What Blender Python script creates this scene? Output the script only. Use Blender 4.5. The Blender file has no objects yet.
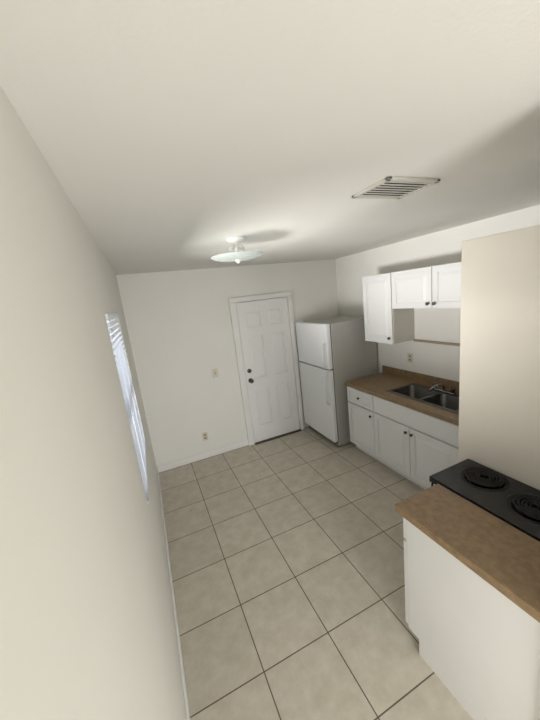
import bpy, bmesh, math
from mathutils import Vector, Matrix
scn=bpy.context.scene
H=2.496; W=2.983; YR=-5.6; T=.4303
# ---------------------------------------------------------------- materials
def mat(name,col,rough=.5,metal=0,noise=0,nscale=20,bump=0,bscale=200,trans=0,spec=.5):
    m=bpy.data.materials.new(name); m.use_nodes=True
    nt=m.node_tree; b=nt.nodes['Principled BSDF']
    b.inputs['Base Color'].default_value=(*col,1); b.inputs['Roughness'].default_value=rough
    b.inputs['Metallic'].default_value=metal
    b.inputs['Specular IOR Level'].default_value=spec
    tc=nt.nodes.new('ShaderNodeTexCoord')
    if noise:
        n=nt.nodes.new('ShaderNodeTexNoise'); n.inputs['Scale'].default_value=nscale; n.inputs['Detail'].default_value=6
        nt.links.new(tc.outputs['Object'],n.inputs['Vector'])
        r=nt.nodes.new('ShaderNodeValToRGB')
        r.color_ramp.elements[0].position=.3; r.color_ramp.elements[1].position=.7
        r.color_ramp.elements[0].color=(*[c*(1-noise) for c in col],1)
        r.color_ramp.elements[1].color=(*[min(1,c*(1+noise)) for c in col],1)
        nt.links.new(n.outputs['Fac'],r.inputs['Fac']); nt.links.new(r.outputs['Color'],b.inputs['Base Color'])
    if bump:
        n2=nt.nodes.new('ShaderNodeTexNoise'); n2.inputs['Scale'].default_value=bscale; n2.inputs['Detail'].default_value=3
        nt.links.new(tc.outputs['Object'],n2.inputs['Vector'])
        bp=nt.nodes.new('ShaderNodeBump'); bp.inputs['Strength'].default_value=bump; bp.inputs['Distance'].default_value=.002
        nt.links.new(n2.outputs['Fac'],bp.inputs['Height']); nt.links.new(bp.outputs['Normal'],b.inputs['Normal'])
    return m
def lin(r,g,b):
    f=lambda c:(c/255/12.92 if c<=10 else ((c/255+.055)/1.055)**2.4)
    return (f(r),f(g),f(b))
M={}
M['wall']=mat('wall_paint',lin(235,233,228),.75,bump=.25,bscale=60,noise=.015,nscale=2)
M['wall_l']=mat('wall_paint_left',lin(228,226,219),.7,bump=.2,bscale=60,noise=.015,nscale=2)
M['ceil']=mat('ceiling_paint',lin(222,220,214),.85,bump=.3,bscale=90,noise=.02,nscale=1.5)
M['cream']=mat('partition_paint',lin(229,222,210),.6,noise=.015,nscale=3)
M['white']=mat('white_gloss_paint',lin(236,235,232),.35)
M['door']=mat('door_paint',lin(236,236,234),.4)
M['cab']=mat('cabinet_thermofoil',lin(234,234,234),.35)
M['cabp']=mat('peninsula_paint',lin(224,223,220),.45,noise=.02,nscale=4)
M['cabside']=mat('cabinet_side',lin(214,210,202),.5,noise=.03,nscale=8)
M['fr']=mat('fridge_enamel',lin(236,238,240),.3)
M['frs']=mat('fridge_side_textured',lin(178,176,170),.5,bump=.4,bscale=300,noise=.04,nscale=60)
M['gask']=mat('rubber_gasket',lin(120,120,120),.7)
M['lam']=mat('laminate_brown',lin(141,117,88),.35,noise=.2,nscale=28)
M['steel']=mat('stainless_steel',lin(110,108,105),.36,metal=1)
M['chrome']=mat('chrome',lin(150,150,150),.18,metal=1)
M['nickel']=mat('satin_nickel',lin(95,88,80),.35,metal=1)
M['black']=mat('black_enamel',lin(16,18,22),.22)
M['coil']=mat('burner_coil',lin(38,36,36),.5,metal=.5)
M['pan']=mat('drip_pan_black',lin(9,9,10),.3,metal=.3)
M['plast']=mat('plastic_plate',lin(215,208,190),.4)
M['dark']=mat('dark_slot',lin(35,33,32),.7)
M['thr']=mat('threshold_bronze',lin(75,68,62),.4,metal=.5)
M['vent']=mat('vent_enamel',lin(195,191,182),.45)
M['alu']=mat('aluminium_frame',lin(190,192,195),.4,metal=.6)
M['ground']=mat('patio_concrete',lin(120,116,110),.9,noise=.08,nscale=4)
M['caulk']=mat('caulk_line',lin(165,150,125),.7)
# blinds: translucent vinyl
def blindmat():
    m=bpy.data.materials.new('blind_vinyl'); m.use_nodes=True; nt=m.node_tree
    b=nt.nodes['Principled BSDF']; b.inputs['Base Color'].default_value=(*lin(220,223,228),1); b.inputs['Roughness'].default_value=.5
    t=nt.nodes.new('ShaderNodeBsdfTranslucent'); t.inputs['Color'].default_value=(.9,.93,1,1)
    mx=nt.nodes.new('ShaderNodeMixShader'); mx.inputs[0].default_value=.12
    nt.links.new(b.outputs[0],mx.inputs[1]); nt.links.new(t.outputs[0],mx.inputs[2])
    nt.links.new(mx.outputs[0],nt.nodes['Material Output'].inputs['Surface'])
    return m
M['blind']=blindmat()
def glassmat(name,col,rough,mixf):
    m=bpy.data.materials.new(name); m.use_nodes=True; nt=m.node_tree
    b=nt.nodes['Principled BSDF']; b.inputs['Base Color'].default_value=(*col,1); b.inputs['Roughness'].default_value=rough
    t=nt.nodes.new('ShaderNodeBsdfTransparent')
    mx=nt.nodes.new('ShaderNodeMixShader'); mx.inputs[0].default_value=mixf
    nt.links.new(b.outputs[0],mx.inputs[1]); nt.links.new(t.outputs[0],mx.inputs[2])
    nt.links.new(mx.outputs[0],nt.nodes['Material Output'].inputs['Surface'])
    return m
M['glass']=glassmat('window_glass',(.8,.85,.88),.05,.9)
M['frost']=glassmat('frosted_glass',(.66,.74,.72),.2,.55)
def tilemat():
    m=bpy.data.materials.new('ceramic_floor_tile'); m.use_nodes=True; nt=m.node_tree; N=nt.nodes; L=nt.links
    b=N['Principled BSDF']
    tc=N.new('ShaderNodeTexCoord'); mp=N.new('ShaderNodeMapping')
    mp.inputs['Location'].default_value=(-.4267+20*T, 3.0439+20*T,0)
    L.new(tc.outputs['Object'],mp.inputs['Vector'])
    br=N.new('ShaderNodeTexBrick'); br.offset=0; br.squash=1
    br.inputs['Scale'].default_value=1; br.inputs['Brick Width'].default_value=T; br.inputs['Row Height'].default_value=T
    br.inputs['Mortar Size'].default_value=.0036; br.inputs['Mortar Smooth'].default_value=.2; br.inputs['Bias'].default_value=0
    br.inputs['Color1'].default_value=(*lin(211,204,189),1); br.inputs['Color2'].default_value=(*lin(204,197,182),1)
    br.inputs['Mortar'].default_value=(*lin(108,100,88),1)
    L.new(mp.outputs[0],br.inputs['Vector'])
    n=N.new('ShaderNodeTexNoise'); n.inputs['Scale'].default_value=9; n.inputs['Detail'].default_value=8; n.inputs['Roughness'].default_value=.65
    L.new(tc.outputs['Object'],n.inputs['Vector'])
    r=N.new('ShaderNodeValToRGB'); r.color_ramp.elements[0].position=.35; r.color_ramp.elements[1].position=.68
    r.color_ramp.elements[0].color=(.82,.80,.76,1); r.color_ramp.elements[1].color=(1,1,1,1)
    L.new(n.outputs['Fac'],r.inputs['Fac'])
    mx=N.new('ShaderNodeMixRGB'); mx.blend_type='MULTIPLY'; mx.inputs[0].default_value=1
    L.new(br.outputs['Color'],mx.inputs[1]); L.new(r.outputs['Color'],mx.inputs[2]); L.new(mx.outputs[0],b.inputs['Base Color'])
    mr=N.new('ShaderNodeMapRange'); mr.inputs['To Min'].default_value=.33; mr.inputs['To Max'].default_value=.85
    L.new(br.outputs['Fac'],mr.inputs['Value']); L.new(mr.outputs[0],b.inputs['Roughness'])
    inv=N.new('ShaderNodeMath'); inv.operation='SUBTRACT'; inv.inputs[0].default_value=1; L.new(br.outputs['Fac'],inv.inputs[1])
    bp=N.new('ShaderNodeBump'); bp.inputs['Strength'].default_value=.6; bp.inputs['Distance'].default_value=.003
    L.new(inv.outputs[0],bp.inputs['Height']); L.new(bp.outputs['Normal'],b.inputs['Normal'])
    return m
M['tile']=tilemat()
# ---------------------------------------------------------------- mesh builder
class Ob:
    def __init__(s,name): s.name=name; s.bm=bmesh.new(); s.mats=[]
    def mi(s,m):
        if m not in s.mats: s.mats.append(m)
        return s.mats.index(m)
    def box(s,x0,x1,y0,y1,z0,z1,m,bev=0,seg=2):
        t=bmesh.new(); bmesh.ops.create_cube(t,size=1)
        for v in t.verts:
            v.co=Vector(((x0+x1)/2+v.co.x*abs(x1-x0),(y0+y1)/2+v.co.y*abs(y1-y0),(z0+z1)/2+v.co.z*abs(z1-z0)))
        if bev: bmesh.ops.bevel(t,geom=t.edges[:],offset=bev,segments=seg,affect='EDGES',profile=.5)
        s.merge(t,m)
    def merge(s,t,m,smooth=False):
        i=s.mi(m)
        for f in t.faces: f.material_index=i; f.smooth=smooth
        me=bpy.data.meshes.new('t'); t.to_mesh(me); t.free(); s.bm.from_mesh(me); bpy.data.meshes.remove(me)
    def cyl(s,p,axis,r,h,m,r2=None,seg=32,smooth=True):
        t=bmesh.new(); bmesh.ops.create_cone(t,cap_ends=True,segments=seg,radius1=r,radius2=r if r2 is None else r2,depth=h)
        q=Vector((0,0,1)).rotation_difference(Vector(axis).normalized()).to_matrix().to_4x4()
        bmesh.ops.transform(t,matrix=Matrix.Translation(Vector(p))@q,verts=t.verts)
        i=s.mi(m)
        for f in t.faces: f.material_index=i; f.smooth=smooth and len(f.verts)==4
        me=bpy.data.meshes.new('t'); t.to_mesh(me); t.free(); s.bm.from_mesh(me); bpy.data.meshes.remove(me)
    def lathe(s,c,axis,prof,m,seg=40):
        t=bmesh.new(); rings=[]
        for (r,z) in prof:
            rings.append([t.verts.new((r*math.cos(2*math.pi*k/seg),r*math.sin(2*math.pi*k/seg),z)) for k in range(seg)])
        for a,b in zip(rings,rings[1:]):
            for k in range(seg):
                t.faces.new((a[k],a[(k+1)%seg],b[(k+1)%seg],b[k]))
        bmesh.ops.remove_doubles(t,verts=t.verts,dist=1e-6)
        bmesh.ops.recalc_face_normals(t,faces=t.faces)
        q=Vector((0,0,1)).rotation_difference(Vector(axis).normalized()).to_matrix().to_4x4()
        bmesh.ops.transform(t,matrix=Matrix.Translation(Vector(c))@q,verts=t.verts)
        s.merge(t,m,True)
    def tube(s,pts,r,m,seg=12):
        t=bmesh.new(); pts=[Vector(p) for p in pts]; rings=[]; up=Vector((0,0,1))
        prev=None
        for i,p in enumerate(pts):
            d=(pts[min(i+1,len(pts)-1)]-pts[max(i-1,0)]).normalized()
            if prev is None:
                a=d.cross(up) if abs(d.dot(up))<.95 else d.cross(Vector((1,0,0)))
            else: a=prev-d*prev.dot(d)
            a.normalize(); prev=a; b=d.cross(a)
            rings.append([t.verts.new(p+a*r*math.cos(2*math.pi*k/seg)+b*r*math.sin(2*math.pi*k/seg)) for k in range(seg)])
        for a,b in zip(rings,rings[1:]):
            for k in range(seg): t.faces.new((a[k],a[(k+1)%seg],b[(k+1)%seg],b[k]))
        t.faces.new(rings[0]); t.faces.new(rings[-1]); bmesh.ops.recalc_face_normals(t,faces=t.faces)
        s.merge(t,m,True)
    def uvbox(s,F,u0,u1,v0,v1,w0,w1,m,bev=0):
        a=F(u0,v0,w0); b=F(u1,v1,w1)
        s.box(min(a[0],b[0]),max(a[0],b[0]),min(a[1],b[1]),max(a[1],b[1]),min(a[2],b[2]),max(a[2],b[2]),m,bev)
    def raised(s,F,u0,u1,v0,v1,w0,w1,sl,m):
        t=bmesh.new()
        A=[t.verts.new(F(*p,w0)) for p in ((u0,v0),(u1,v0),(u1,v1),(u0,v1))]
        B=[t.verts.new(F(*p,w1)) for p in ((u0+sl,v0+sl),(u1-sl,v0+sl),(u1-sl,v1-sl),(u0+sl,v1-sl))]
        t.faces.new(B); t.faces.new(A[::-1])
        for k in range(4): t.faces.new((A[k],A[(k+1)%4],B[(k+1)%4],B[k]))
        bmesh.ops.recalc_face_normals(t,faces=t.faces); s.merge(t,m)
    def panel_door(s,F,u0,u1,v0,v1,th,m,cells,fr=.012):
        s.uvbox(F,u0,u1,v0,v1,0,th-fr,m)
        us=sorted(set([u0,u1]+[c[0] for c in cells]+[c[1] for c in cells]))
        vs=sorted(set([v0,v1]+[c[2] for c in cells]+[c[3] for c in cells]))
        for i in range(len(us)-1):
            for j in range(len(vs)-1):
                cu=(us[i]+us[i+1])/2; cv=(vs[j]+vs[j+1])/2
                if any(c[0]<cu<c[1] and c[2]<cv<c[3] for c in cells): continue
                s.uvbox(F,us[i],us[i+1],vs[j],vs[j+1],th-fr,th,m)
        for c in cells:
            g=.006
            s.raised(F,c[0]+g,c[1]-g,c[2]+g,c[3]-g,th-fr,th-.001,min(.03,(c[1]-c[0])*.2),m)
    def done(s):
        me=bpy.data.meshes.new(s.name)
        xs=[v.co.x for v in s.bm.verts]; ys=[v.co.y for v in s.bm.verts]; zs=[v.co.z for v in s.bm.verts]
        o=Vector(((min(xs)+max(xs))/2,(min(ys)+max(ys))/2,min(zs)))
        if s.name in('floor',): o=Vector((0,0,0))
        bmesh.ops.translate(s.bm,vec=-o,verts=s.bm.verts)
        s.bm.to_mesh(me); s.bm.free()
        for m in s.mats: me.materials.append(M[m])
        ob=bpy.data.objects.new(s.name,me); ob.location=o; scn.collection.objects.link(ob); return ob
# ---------------------------------------------------------------- room shell
o=Ob('floor'); o.box(-.12,W+.12,YR-.12,.12,-.1,0,'tile'); o.done()
o=Ob('ceiling'); o.box(-.12,W+.12,YR-.12,.12,H,H+.1,'ceil'); o.done()
WY0,WY1,WZ0,WZ1=-2.2,-1.28,.985,2.075
o=Ob('wall_left')
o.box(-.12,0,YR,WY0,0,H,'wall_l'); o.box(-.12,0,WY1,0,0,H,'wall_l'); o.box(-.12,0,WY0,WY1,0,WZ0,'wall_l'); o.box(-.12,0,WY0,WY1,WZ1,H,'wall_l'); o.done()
DX0,DX1,DH=1.345,2.105,2.03
o=Ob('wall_back')
o.box(-.12,W+.12,0,.12,0,H,'wall'); o.done()
o=Ob('wall_right'); o.box(W,W+.12,YR,0,0,H,'wall'); o.done()
RX0,RX1,RH=.15,1.25,2.1
o=Ob('wall_rear'); o.box(-.12,RX0,YR-.12,YR,0,H,'wall'); o.box(RX1,W+.12,YR-.12,YR,0,H,'wall'); o.box(RX0,RX1,YR-.12,YR,RH,H,'wall'); o.done()
o=Ob('wall_partition'); o.box(1.90,2.0,-3.50,-2.70,0,2.245,'cream',.003); o.done()
o=Ob('wall_front'); o.box(1.23,W,-3.63,-3.505,0,H,'wall'); o.done()
o=Ob('ground'); o.box(-12,12,-20,12,-.25,-.13,'ground'); o.done()
# baseboards
o=Ob('baseboard_left'); o.box(0,.012,YR,0,0,.085,'white',.003); o.done()
o=Ob('baseboard_back'); o.box(.012,1.256,-.012,0,0,.085,'white',.003); o.done()
o=Ob('trim_1')
o.box(1.256,DX0-.002,-.044,0,0,DH+.005,'white',.006); o.box(DX1+.002,2.172,-.044,0,0,DH+.005,'white',.006)
o.box(1.256,2.172,-.044,0,DH+.005,DH+.07,'white',.006)
o.done()
o=Ob('door_1')
F=lambda u,v,w:(u,-.001-w,v)
a,b=DX0+.004,DX1-.004; mid=(a+b)/2; st=.105; ms=.055
c1=(a+st,mid-ms); c2=(mid+ms,b-st); rows=[(.24,.80),(.95,1.56),(1.67,1.90)]
cells=[(cc[0],cc[1],r0,r1) for cc in (c1,c2) for r0,r1 in rows]
o.panel_door(F,a,b,.015,DH-.004,.028,'door',cells,.014)
o.lathe((a+.06,-.029,.95),(0,-1,0),[(0,0),(.032,0),(.032,.006),(.012,.012),(.012,.03),(.027,.042),(.029,.058),(.02,.068),(0,.07)],'nickel')
o.lathe((a+.06,-.029,1.09),(0,-1,0),[(0,0),(.03,0),(.03,.012),(.022,.02),(0,.02)],'nickel')
for z in(.25,1.02,1.8): o.cyl((b-.003,-.032,z),(0,0,1),.007,.09,'white',seg=12)
o.done()
o=Ob('door_threshold'); o.box(DX0,DX1,-.075,-.001,0,.014,'thr',.004); o.done()
def plate(name,F,u,v,kind):
    o=Ob(name); o.uvbox(F,u-.036,u+.036,v-.058,v+.058,0,.006,'plast',.0025)
    if kind=='o':
        for dv in(-.022,.022):
            o.uvbox(F,u-.016,u+.016,v+dv-.013,v+dv+.013,.006,.008,'caulk',.001)
            for du in(-.006,.006): o.uvbox(F,u+du-.0015,u+du+.0015,v+dv-.004,v+dv+.006,.008,.0085,'dark')
    else:
        o.uvbox(F,u-.006,u+.006,v-.013,v+.013,.006,.008,'dark'); o.uvbox(F,u-.004,u+.004,v-.002,v+.011,.006,.018,'plast',.001)
    o.done()
FB=lambda u,v,w:(u,-w,v)
FR=lambda u,v,w:(W-w,u,v)
plate('wall_outlet',FB,.67,.31,'o'); plate('light_switch',FB,.94,1.15,'s'); plate('wall_outlet',FR,-1.345,1.17,'o')
# ---------------------------------------------------------------- window + blinds
o=Ob('window_1')
for (y0,y1,z0,z1) in [(WY0,WY1,WZ0,WZ0+.04),(WY0,WY1,WZ1-.04,WZ1),(WY0,WY0+.04,WZ0,WZ1),(WY1-.04,WY1,WZ0,WZ1),(WY0,WY1,1.48,1.52)]:
    o.box(-.10,-.06,y0,y1,z0,z1,'alu')
o.box(-.083,-.079,WY0+.03,WY1-.03,WZ0+.03,WZ1-.03,'glass')
o.done()
o=Ob('window_blinds')
o.box(-.025,.012,WY0+.003,WY1-.003,WZ1-.03,WZ1-.001,'blind',.003)
n=30; z0=WZ0+.035; z1=WZ1-.045
for i in range(n):
    z=z0+(z1-z0)*i/(n-1)
    t=bmesh.new(); pr=[]
    for k in range(5):
        s=(k/4-.5); ang=math.radians(16); ww=.034
        x=-.006+math.cos(ang)*s*ww; zz=z+math.sin(ang)*s*ww+(.25-s*s)*.006
        pr.append((x,zz))
    A=[t.verts.new((x,WY0+.006,zz)) for x,zz in pr]; B=[t.verts.new((x,WY1-.006,zz)) for x,zz in pr]
    for k in range(4): t.faces.new((A[k],A[k+1],B[k+1],B[k]))
    o.merge(t,'blind',True)
o.box(-.018,.006,WY0+.006,WY1-.006,WZ0+.002,WZ0+.018,'blind',.003)
for y in(WY0+.15,(WY0+WY1)/2,WY1-.15): o.tube([(.012,y,WZ1-.02),(.012,y,WZ0+.01)],.001,'blind',6)
o.done()
# ---------------------------------------------------------------- fridge
o=Ob('refrigerator')
fy0,fy1,fx,fh=-.835,-.05,2.18,1.655
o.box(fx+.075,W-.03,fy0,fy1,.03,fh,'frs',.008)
o.box(fx+.06,fx+.078,fy0+.012,fy1-.012,.09,fh-.01,'gask')
o.box(fx,fx+.062,fy0,fy1,.1,1.075,'fr',.014,3)
o.box(fx,fx+.062,fy0,fy1,1.09,fh+.005,'fr',.014,3)
o.box(fx+.06,fx+.10,fy0+.02,fy1-.02,.015,.095,'gask')
for yy in(fy0+.06,fy1-.06): o.cyl((fx+.14,yy,.015),(0,0,1),.02,.03,'dark',seg=12); o.cyl((W-.1,yy,.015),(0,0,1),.02,.03,'dark',seg=12)
hy=fy0+.05
for za,zb in((.62,1.055),(1.11,1.42)):
    o.tube([(fx+.005,hy,za),(fx-.03,hy,za+.02),(fx-.045,hy,za+.06),(fx-.045,hy,zb-.06),(fx-.03,hy,zb-.02),(fx+.005,hy,zb)],.011,'fr',10)
o.box(fx+.02,fx+.09,fy1-.09,fy1-.02,fh+.003,fh+.02,'fr',.004)
o.done()
# ---------------------------------------------------------------- base cabinets
BX=2.383
FD=lambda u,v,w:(BX-w,u,v)
cy=[-.925,-1.385,-1.885,-2.385]
SX0,SX1,SY0,SY1=2.475,2.86,-2.28,-1.49
o=Ob('base_cabinet')
ye=-2.66
o.box(BX,W-.002,SY1+.03,-.925,.10,.87,'cab'); o.box(BX,W-.002,ye,SY0-.03,.10,.87,'cab')
o.box(BX,BX+.018,SY0-.03,SY1+.03,.10,.87,'cab'); o.box(W-.02,W-.002,SY0-.03,SY1+.03,.10,.87,'cab'); o.box(BX,W-.002,SY0-.03,SY1+.03,.10,.12,'cab')
o.box(BX+.06,W-.002,ye,-.93,0,.10,'cab')
def cdoor(o,F,u0,u1,v0,v1,m='cab',knob=None,st=.055):
    g=.004; u0,u1=min(u0,u1)+g,max(u0,u1)-g
    o.panel_door(F,u0,u1,v0,v1,.022,m,[(u0+st,u1-st,v0+st,v1-st)],.009)
    if knob:
        p=F(knob[0],knob[1],.022); ax=Vector(F(0,0,1))-Vector(F(0,0,0))
        o.lathe(p,ax,[(0,0),(.006,0),(.006,.012),(.015,.018),(.016,.025),(.009,.03),(0,.031)],'nickel',20)
cdoor(o,FD,cy[0],cy[1],.11,.655,knob=(cy[1]+.035,.60))
cdoor(o,FD,cy[1],cy[2],.11,.655,knob=(cy[2]+.035,.60))
cdoor(o,FD,cy[2],cy[3],.11,.655,knob=(cy[2]-.035,.60))
cdoor(o,FD,cy[0],cy[1],.67,.86,knob=((cy[0]+cy[1])/2,.765),st=.035)
g=.003
o.uvbox(FD,cy[3]+g,cy[1]-g,.67,.86,0,.02,'cab',.004)
o.done()
o=Ob('kitchen_countertop')
z0,z1=.872,.912
CX0=2.35
o.box(CX0,SX0,ye,-.905,z0,z1,'lam',.003); o.box(SX1,W-.002,ye,-.905,z0,z1,'lam')
o.box(SX0,SX1,SY1,-.905,z0,z1,'lam'); o.box(SX0,SX1,ye,SY0,z0,z1,'lam')
o.box(W-.022,W-.002,ye,-.905,z1,z1+.095,'lam',.003)
o.done()
def basin(o,x0,x1,y0,y1,zt,dep,m):
    t=bmesh.new()
    def ring(ins,z,rad):
        pts=[]
        for cx,cyy,a0 in ((x1-ins-rad,y1-ins-rad,0),(x0+ins+rad,y1-ins-rad,90),(x0+ins+rad,y0+ins+rad,180),(x1-ins-rad,y0+ins+rad,270)):
            for k in range(7):
                a=math.radians(a0+15*k); pts.append(t.verts.new((cx+rad*math.cos(a),cyy+rad*math.sin(a),z)))
        return pts
    R=[ring(0,zt,.05),ring(.004,zt-.01,.05),ring(.015,zt-dep+.03,.045),ring(.045,zt-dep,.03)]
    for a,b in zip(R,R[1:]):
        for k in range(28): t.faces.new((a[k],a[(k+1)%28],b[(k+1)%28],b[k]))
    t.faces.new(R[-1]); o.merge(t,m,True)
    o.lathe(((x0+x1)/2,(y0+y1)/2,zt-dep+.001),(0,0,1),[(0,.0),(.02,.001),(.03,.003),(.04,.003),(.042,0)],'chrome',24)
o=Ob('kitchen_sink')
zt=.918; ym=(SY0+SY1)/2; rim=.028; dk=.06
o.box(SX0-.012,SX0+rim,SY0-.012,SY1+.012,.9125,zt,'steel',.002); o.box(SX1-dk,SX1+.012,SY0-.012,SY1+.012,.9125,zt,'steel',.002)
o.box(SX0+rim,SX1-dk,SY1-rim,SY1+.012,.9125,zt,'steel'); o.box(SX0+rim,SX1-dk,SY0-.012,SY0+rim,.9125,zt,'steel')
o.box(SX0+rim,SX1-dk,ym-.014,ym+.014,.9125,zt,'steel')
basin(o,SX0+rim-.004,SX1-dk+.004,ym+.010,SY1-rim+.004,zt-.001,.165,'steel')
basin(o,SX0+rim-.004,SX1-dk+.004,SY0+rim-.004,ym-.010,zt-.001,.165,'steel')
o.done()
o=Ob('kitchen_faucet')
fxx=SX1-.02; fy=ym
o.box(fxx-.025,fxx+.025,fy-.12,fy+.12,zt,zt+.02,'chrome',.008,3)
for d in(-.1,.1):
    o.lathe((fxx,fy+d,zt+.018),(0,0,1),[(.02,0),(.018,.02),(.024,.03),(.024,.045),(.012,.055),(0,.056)],'nickel',20)
o.tube([(fxx,fy,zt+.01),(fxx,fy,zt+.06),(fxx-.02,fy,zt+.085),(fxx-.08,fy,zt+.09),(fxx-.16,fy,zt+.08),(fxx-.19,fy,zt+.07),(fxx-.195,fy,zt+.05)],.011,'chrome',12)
o.done()
# ---------------------------------------------------------------- wall cabinets
UX=2.673
FU=lambda u,v,w:(UX-w,u,v)
o=Ob('wall_cabinet')
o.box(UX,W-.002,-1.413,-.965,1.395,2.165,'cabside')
cdoor(o,FU,-.965,-1.413,1.397,2.163,knob=(-1.375,1.46))
o.done()
o=Ob('wall_cabinet')
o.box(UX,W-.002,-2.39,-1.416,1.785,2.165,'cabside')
cdoor(o,FU,-1.416,-1.903,1.787,2.163,knob=(-1.868,1.83)); cdoor(o,FU,-1.903,-2.39,1.787,2.163,knob=(-1.938,1.83))
o.done()
o=Ob('trim_2'); o.box(W-.03,W,-2.6,-1.42,1.38,1.40,'caulk',.002); o.done()
# ---------------------------------------------------------------- peninsula
o=Ob('peninsula_cabinet')
px0,px1,py0,py1=1.245,1.535,-3.49,-2.875
o.box(px0,px1,py0,py1,.105,.868,'cabp',.002)
o.box(px0,px1,py0,py1-.075,0,.105,'cabp')
FP=lambda u,v,w:(u,py1+w,v)
cdoor(o,FP,px0,px1,.12,.68,knob=(px1-.03,.62),st=.05); cdoor(o,FP,px0,px1,.70,.855,st=.035,knob=((px0+px1)/2,.78))
o.done()
o=Ob('peninsula_countertop'); o.box(1.21,1.54,-3.50,-2.835,.870,.912,'lam',.003); o.done()
# ---------------------------------------------------------------- range
o=Ob('electric_range')
rx0,rx1,ry0,ry1=1.545,1.893,-3.49,-2.80
o.box(rx0,rx1,ry0,ry1,.08,.885,'white',.003)
o.box(rx0+.02,rx1-.02,ry0,ry1-.05,0,.08,'dark')
o.box(rx0,rx1,ry0,ry1+.03,.885,.922,'black',.006,3)
o.box(rx0+.005,rx1-.005,ry1,ry1+.03,.24,.75,'white',.006); o.box(rx0+.06,rx1-.06,ry1+.03,ry1+.033,.36,.62,'black')
o.box(rx0+.005,rx1-.005,ry1,ry1+.025,.09,.23,'white',.006); o.box(rx0+.005,rx1-.005,ry1,ry1+.02,.76,.88,'black',.004)
o.tube([(rx0+.04,ry1+.03,.70),(rx0+.04,ry1+.06,.70),(rx1-.04,ry1+.06,.70),(rx1-.04,ry1+.03,.70)],.009,'chrome')
for x in(rx0+.09,rx1-.09): o.cyl((x,ry1+.03,.82),(0,1,0),.02,.03,'black',seg=20)
o.box(rx0,rx1,ry0,ry0+.04,.92,1.06,'black',.006)
for (bx,by,R) in((1.765,-2.945,.10),(1.725,-3.215,.10)):
    o.lathe((bx,by,.921),(0,0,1),[(R+.018,.001),(R+.012,.006),(R+.004,.005),(R-.01,-.0),(.02,.0005),(0,.0005)],'pan',48)
    turns=5; pts=[]; N=turns*28
    for k in range(N+1):
        f=k/N; rr=.018+(R-.018-.006)*f; a=2*math.pi*turns*f
        pts.append((bx+rr*math.cos(a),by+rr*math.sin(a),.934))
    o.tube(pts,.0055,'coil',8)
    for a in(0,2.09,4.19): o.tube([(bx,by,.926),(bx+(R-.004)*math.cos(a),by+(R-.004)*math.sin(a),.926)],.003,'coil',6)
o.done()
# ---------------------------------------------------------------- ceiling lamp + vent
o=Ob('ceiling_lamp')
lx,ly=.88,-1.75
o.lathe((lx,ly,H),(0,0,-1),[(0,0),(.065,0),(.065,.012),(.05,.025),(.015,.03),(.012,.14),(.022,.145),(.022,.158),(0,.16)],'white')
for d in(-.05,.05):
    o.tube([(lx,ly,H-.055),(lx+d*.8,ly,H-.06),(lx+d,ly,H-.08)],.012,'white',10)
o.lathe((lx,ly,H-.150),(0,0,1),[(0,-.004),(.06,-.003),(.12,.003),(.165,.013),(.193,.026),(.195,.030),(.191,.030),(.163,.018),(.12,.008),(.06,.002),(0,.001)],'frost',48)
o.lathe((lx,ly,H-.152),(0,0,-1),[(.016,0),(.014,.012),(.006,.02),(0,.022)],'white',16)
o.done()
o=Ob('ceiling_vent')
vx0,vx1,vy0,vy1=1.205,1.515,-2.865,-2.625; fz=H-.012; b=.022
o.box(vx0,vx1,vy0,vy0+b,fz,H,'vent',.003); o.box(vx0,vx1,vy1-b,vy1,fz,H,'vent',.003)
o.box(vx0,vx0+b,vy0,vy1,fz,H,'vent',.003); o.box(vx1-b,vx1,vy0,vy1,fz,H,'vent',.003)
o.box(vx0+b,vx1-b,vy0+b,vy1-b,H-.002,H-.0005,'dark')
nl=7
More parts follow.
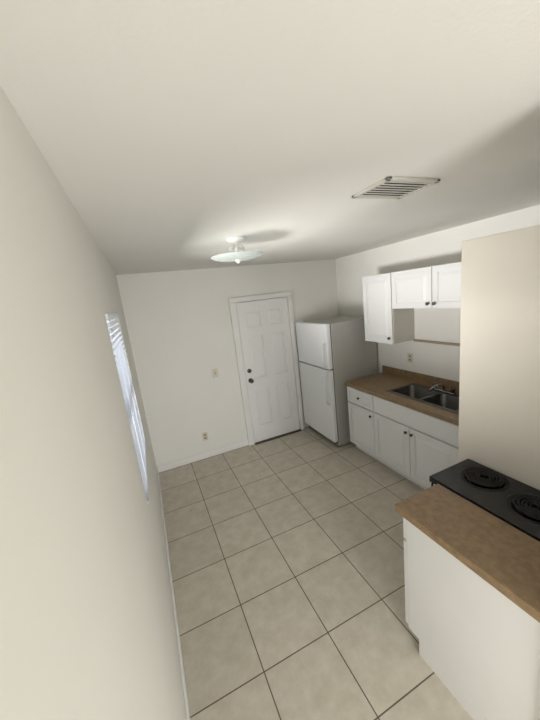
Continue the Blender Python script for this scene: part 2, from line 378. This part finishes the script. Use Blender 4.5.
for i in range(nl):
    y=vy0+b+(vy1-vy0-2*b)*(i+.5)/nl
    t=bmesh.new(); bmesh.ops.create_cube(t,size=1)
    bmesh.ops.transform(t,matrix=Matrix.Translation(((vx0+vx1)/2,y,H-.009))@Matrix.Rotation(math.radians(8),4,'X')@Matrix.Diagonal((vx1-vx0-2*b,.019,.0015,1)),verts=t.verts)
    o.merge(t,'vent')
o.done()
# ---------------------------------------------------------------- light
w=bpy.data.worlds.new('World'); scn.world=w; w.use_nodes=True; nt=w.node_tree
bg=nt.nodes['Background']; sky=nt.nodes.new('ShaderNodeTexSky'); sky.sky_type='NISHITA'; sky.sun_disc=False
sky.sun_elevation=math.radians(50); sky.sun_rotation=math.radians(200)
nt.links.new(sky.outputs[0],bg.inputs[0]); bg.inputs[1].default_value=.16
def area(name,loc,tgt,sx,sy,e,col):
    l=bpy.data.lights.new(name,'AREA'); l.shape='RECTANGLE'; l.size=sx; l.size_y=sy; l.energy=e; l.color=col
    ob=bpy.data.objects.new(name,l); ob.location=loc
    ob.rotation_euler=(Vector(tgt)-Vector(loc)).to_track_quat('-Z','Y').to_euler(); scn.collection.objects.link(ob)
area('doorway_daylight',(.7,YR+.05,.75),(1.0,-2,1.5),.9,1.2,60,(1,.995,.975))
area('window_daylight',(-2.1,-1.65,.68),(0,-1.76,1.53),2.3,.8,420,(1,.99,.965))
# ---------------------------------------------------------------- camera
f,yaw,pitch,roll=300.90758,0.38716,-0.20731,-0.11595
cy_,sy_=math.cos(yaw),math.sin(yaw); cp,sp=math.cos(pitch),math.sin(pitch)
fw=Vector((sy_*cp,cy_*cp,sp)); r=Vector((cy_,-sy_,0)); u=r.cross(fw)
r2=r*math.cos(roll)+u*math.sin(roll); u2=-r*math.sin(roll)+u*math.cos(roll)
cam=bpy.data.cameras.new('camera'); co=bpy.data.objects.new('camera',cam); scn.collection.objects.link(co)
mw=Matrix((( r2.x,u2.x,-fw.x,.15294),(r2.y,u2.y,-fw.y,-3.91463),(r2.z,u2.z,-fw.z,2.06518),(0,0,0,1)))
co.matrix_world=mw; cam.sensor_fit='VERTICAL'; cam.sensor_height=24; cam.lens=24*f/720; cam.clip_start=.02
scn.camera=co
scn.view_settings.view_transform='Standard'; scn.view_settings.exposure=0.05
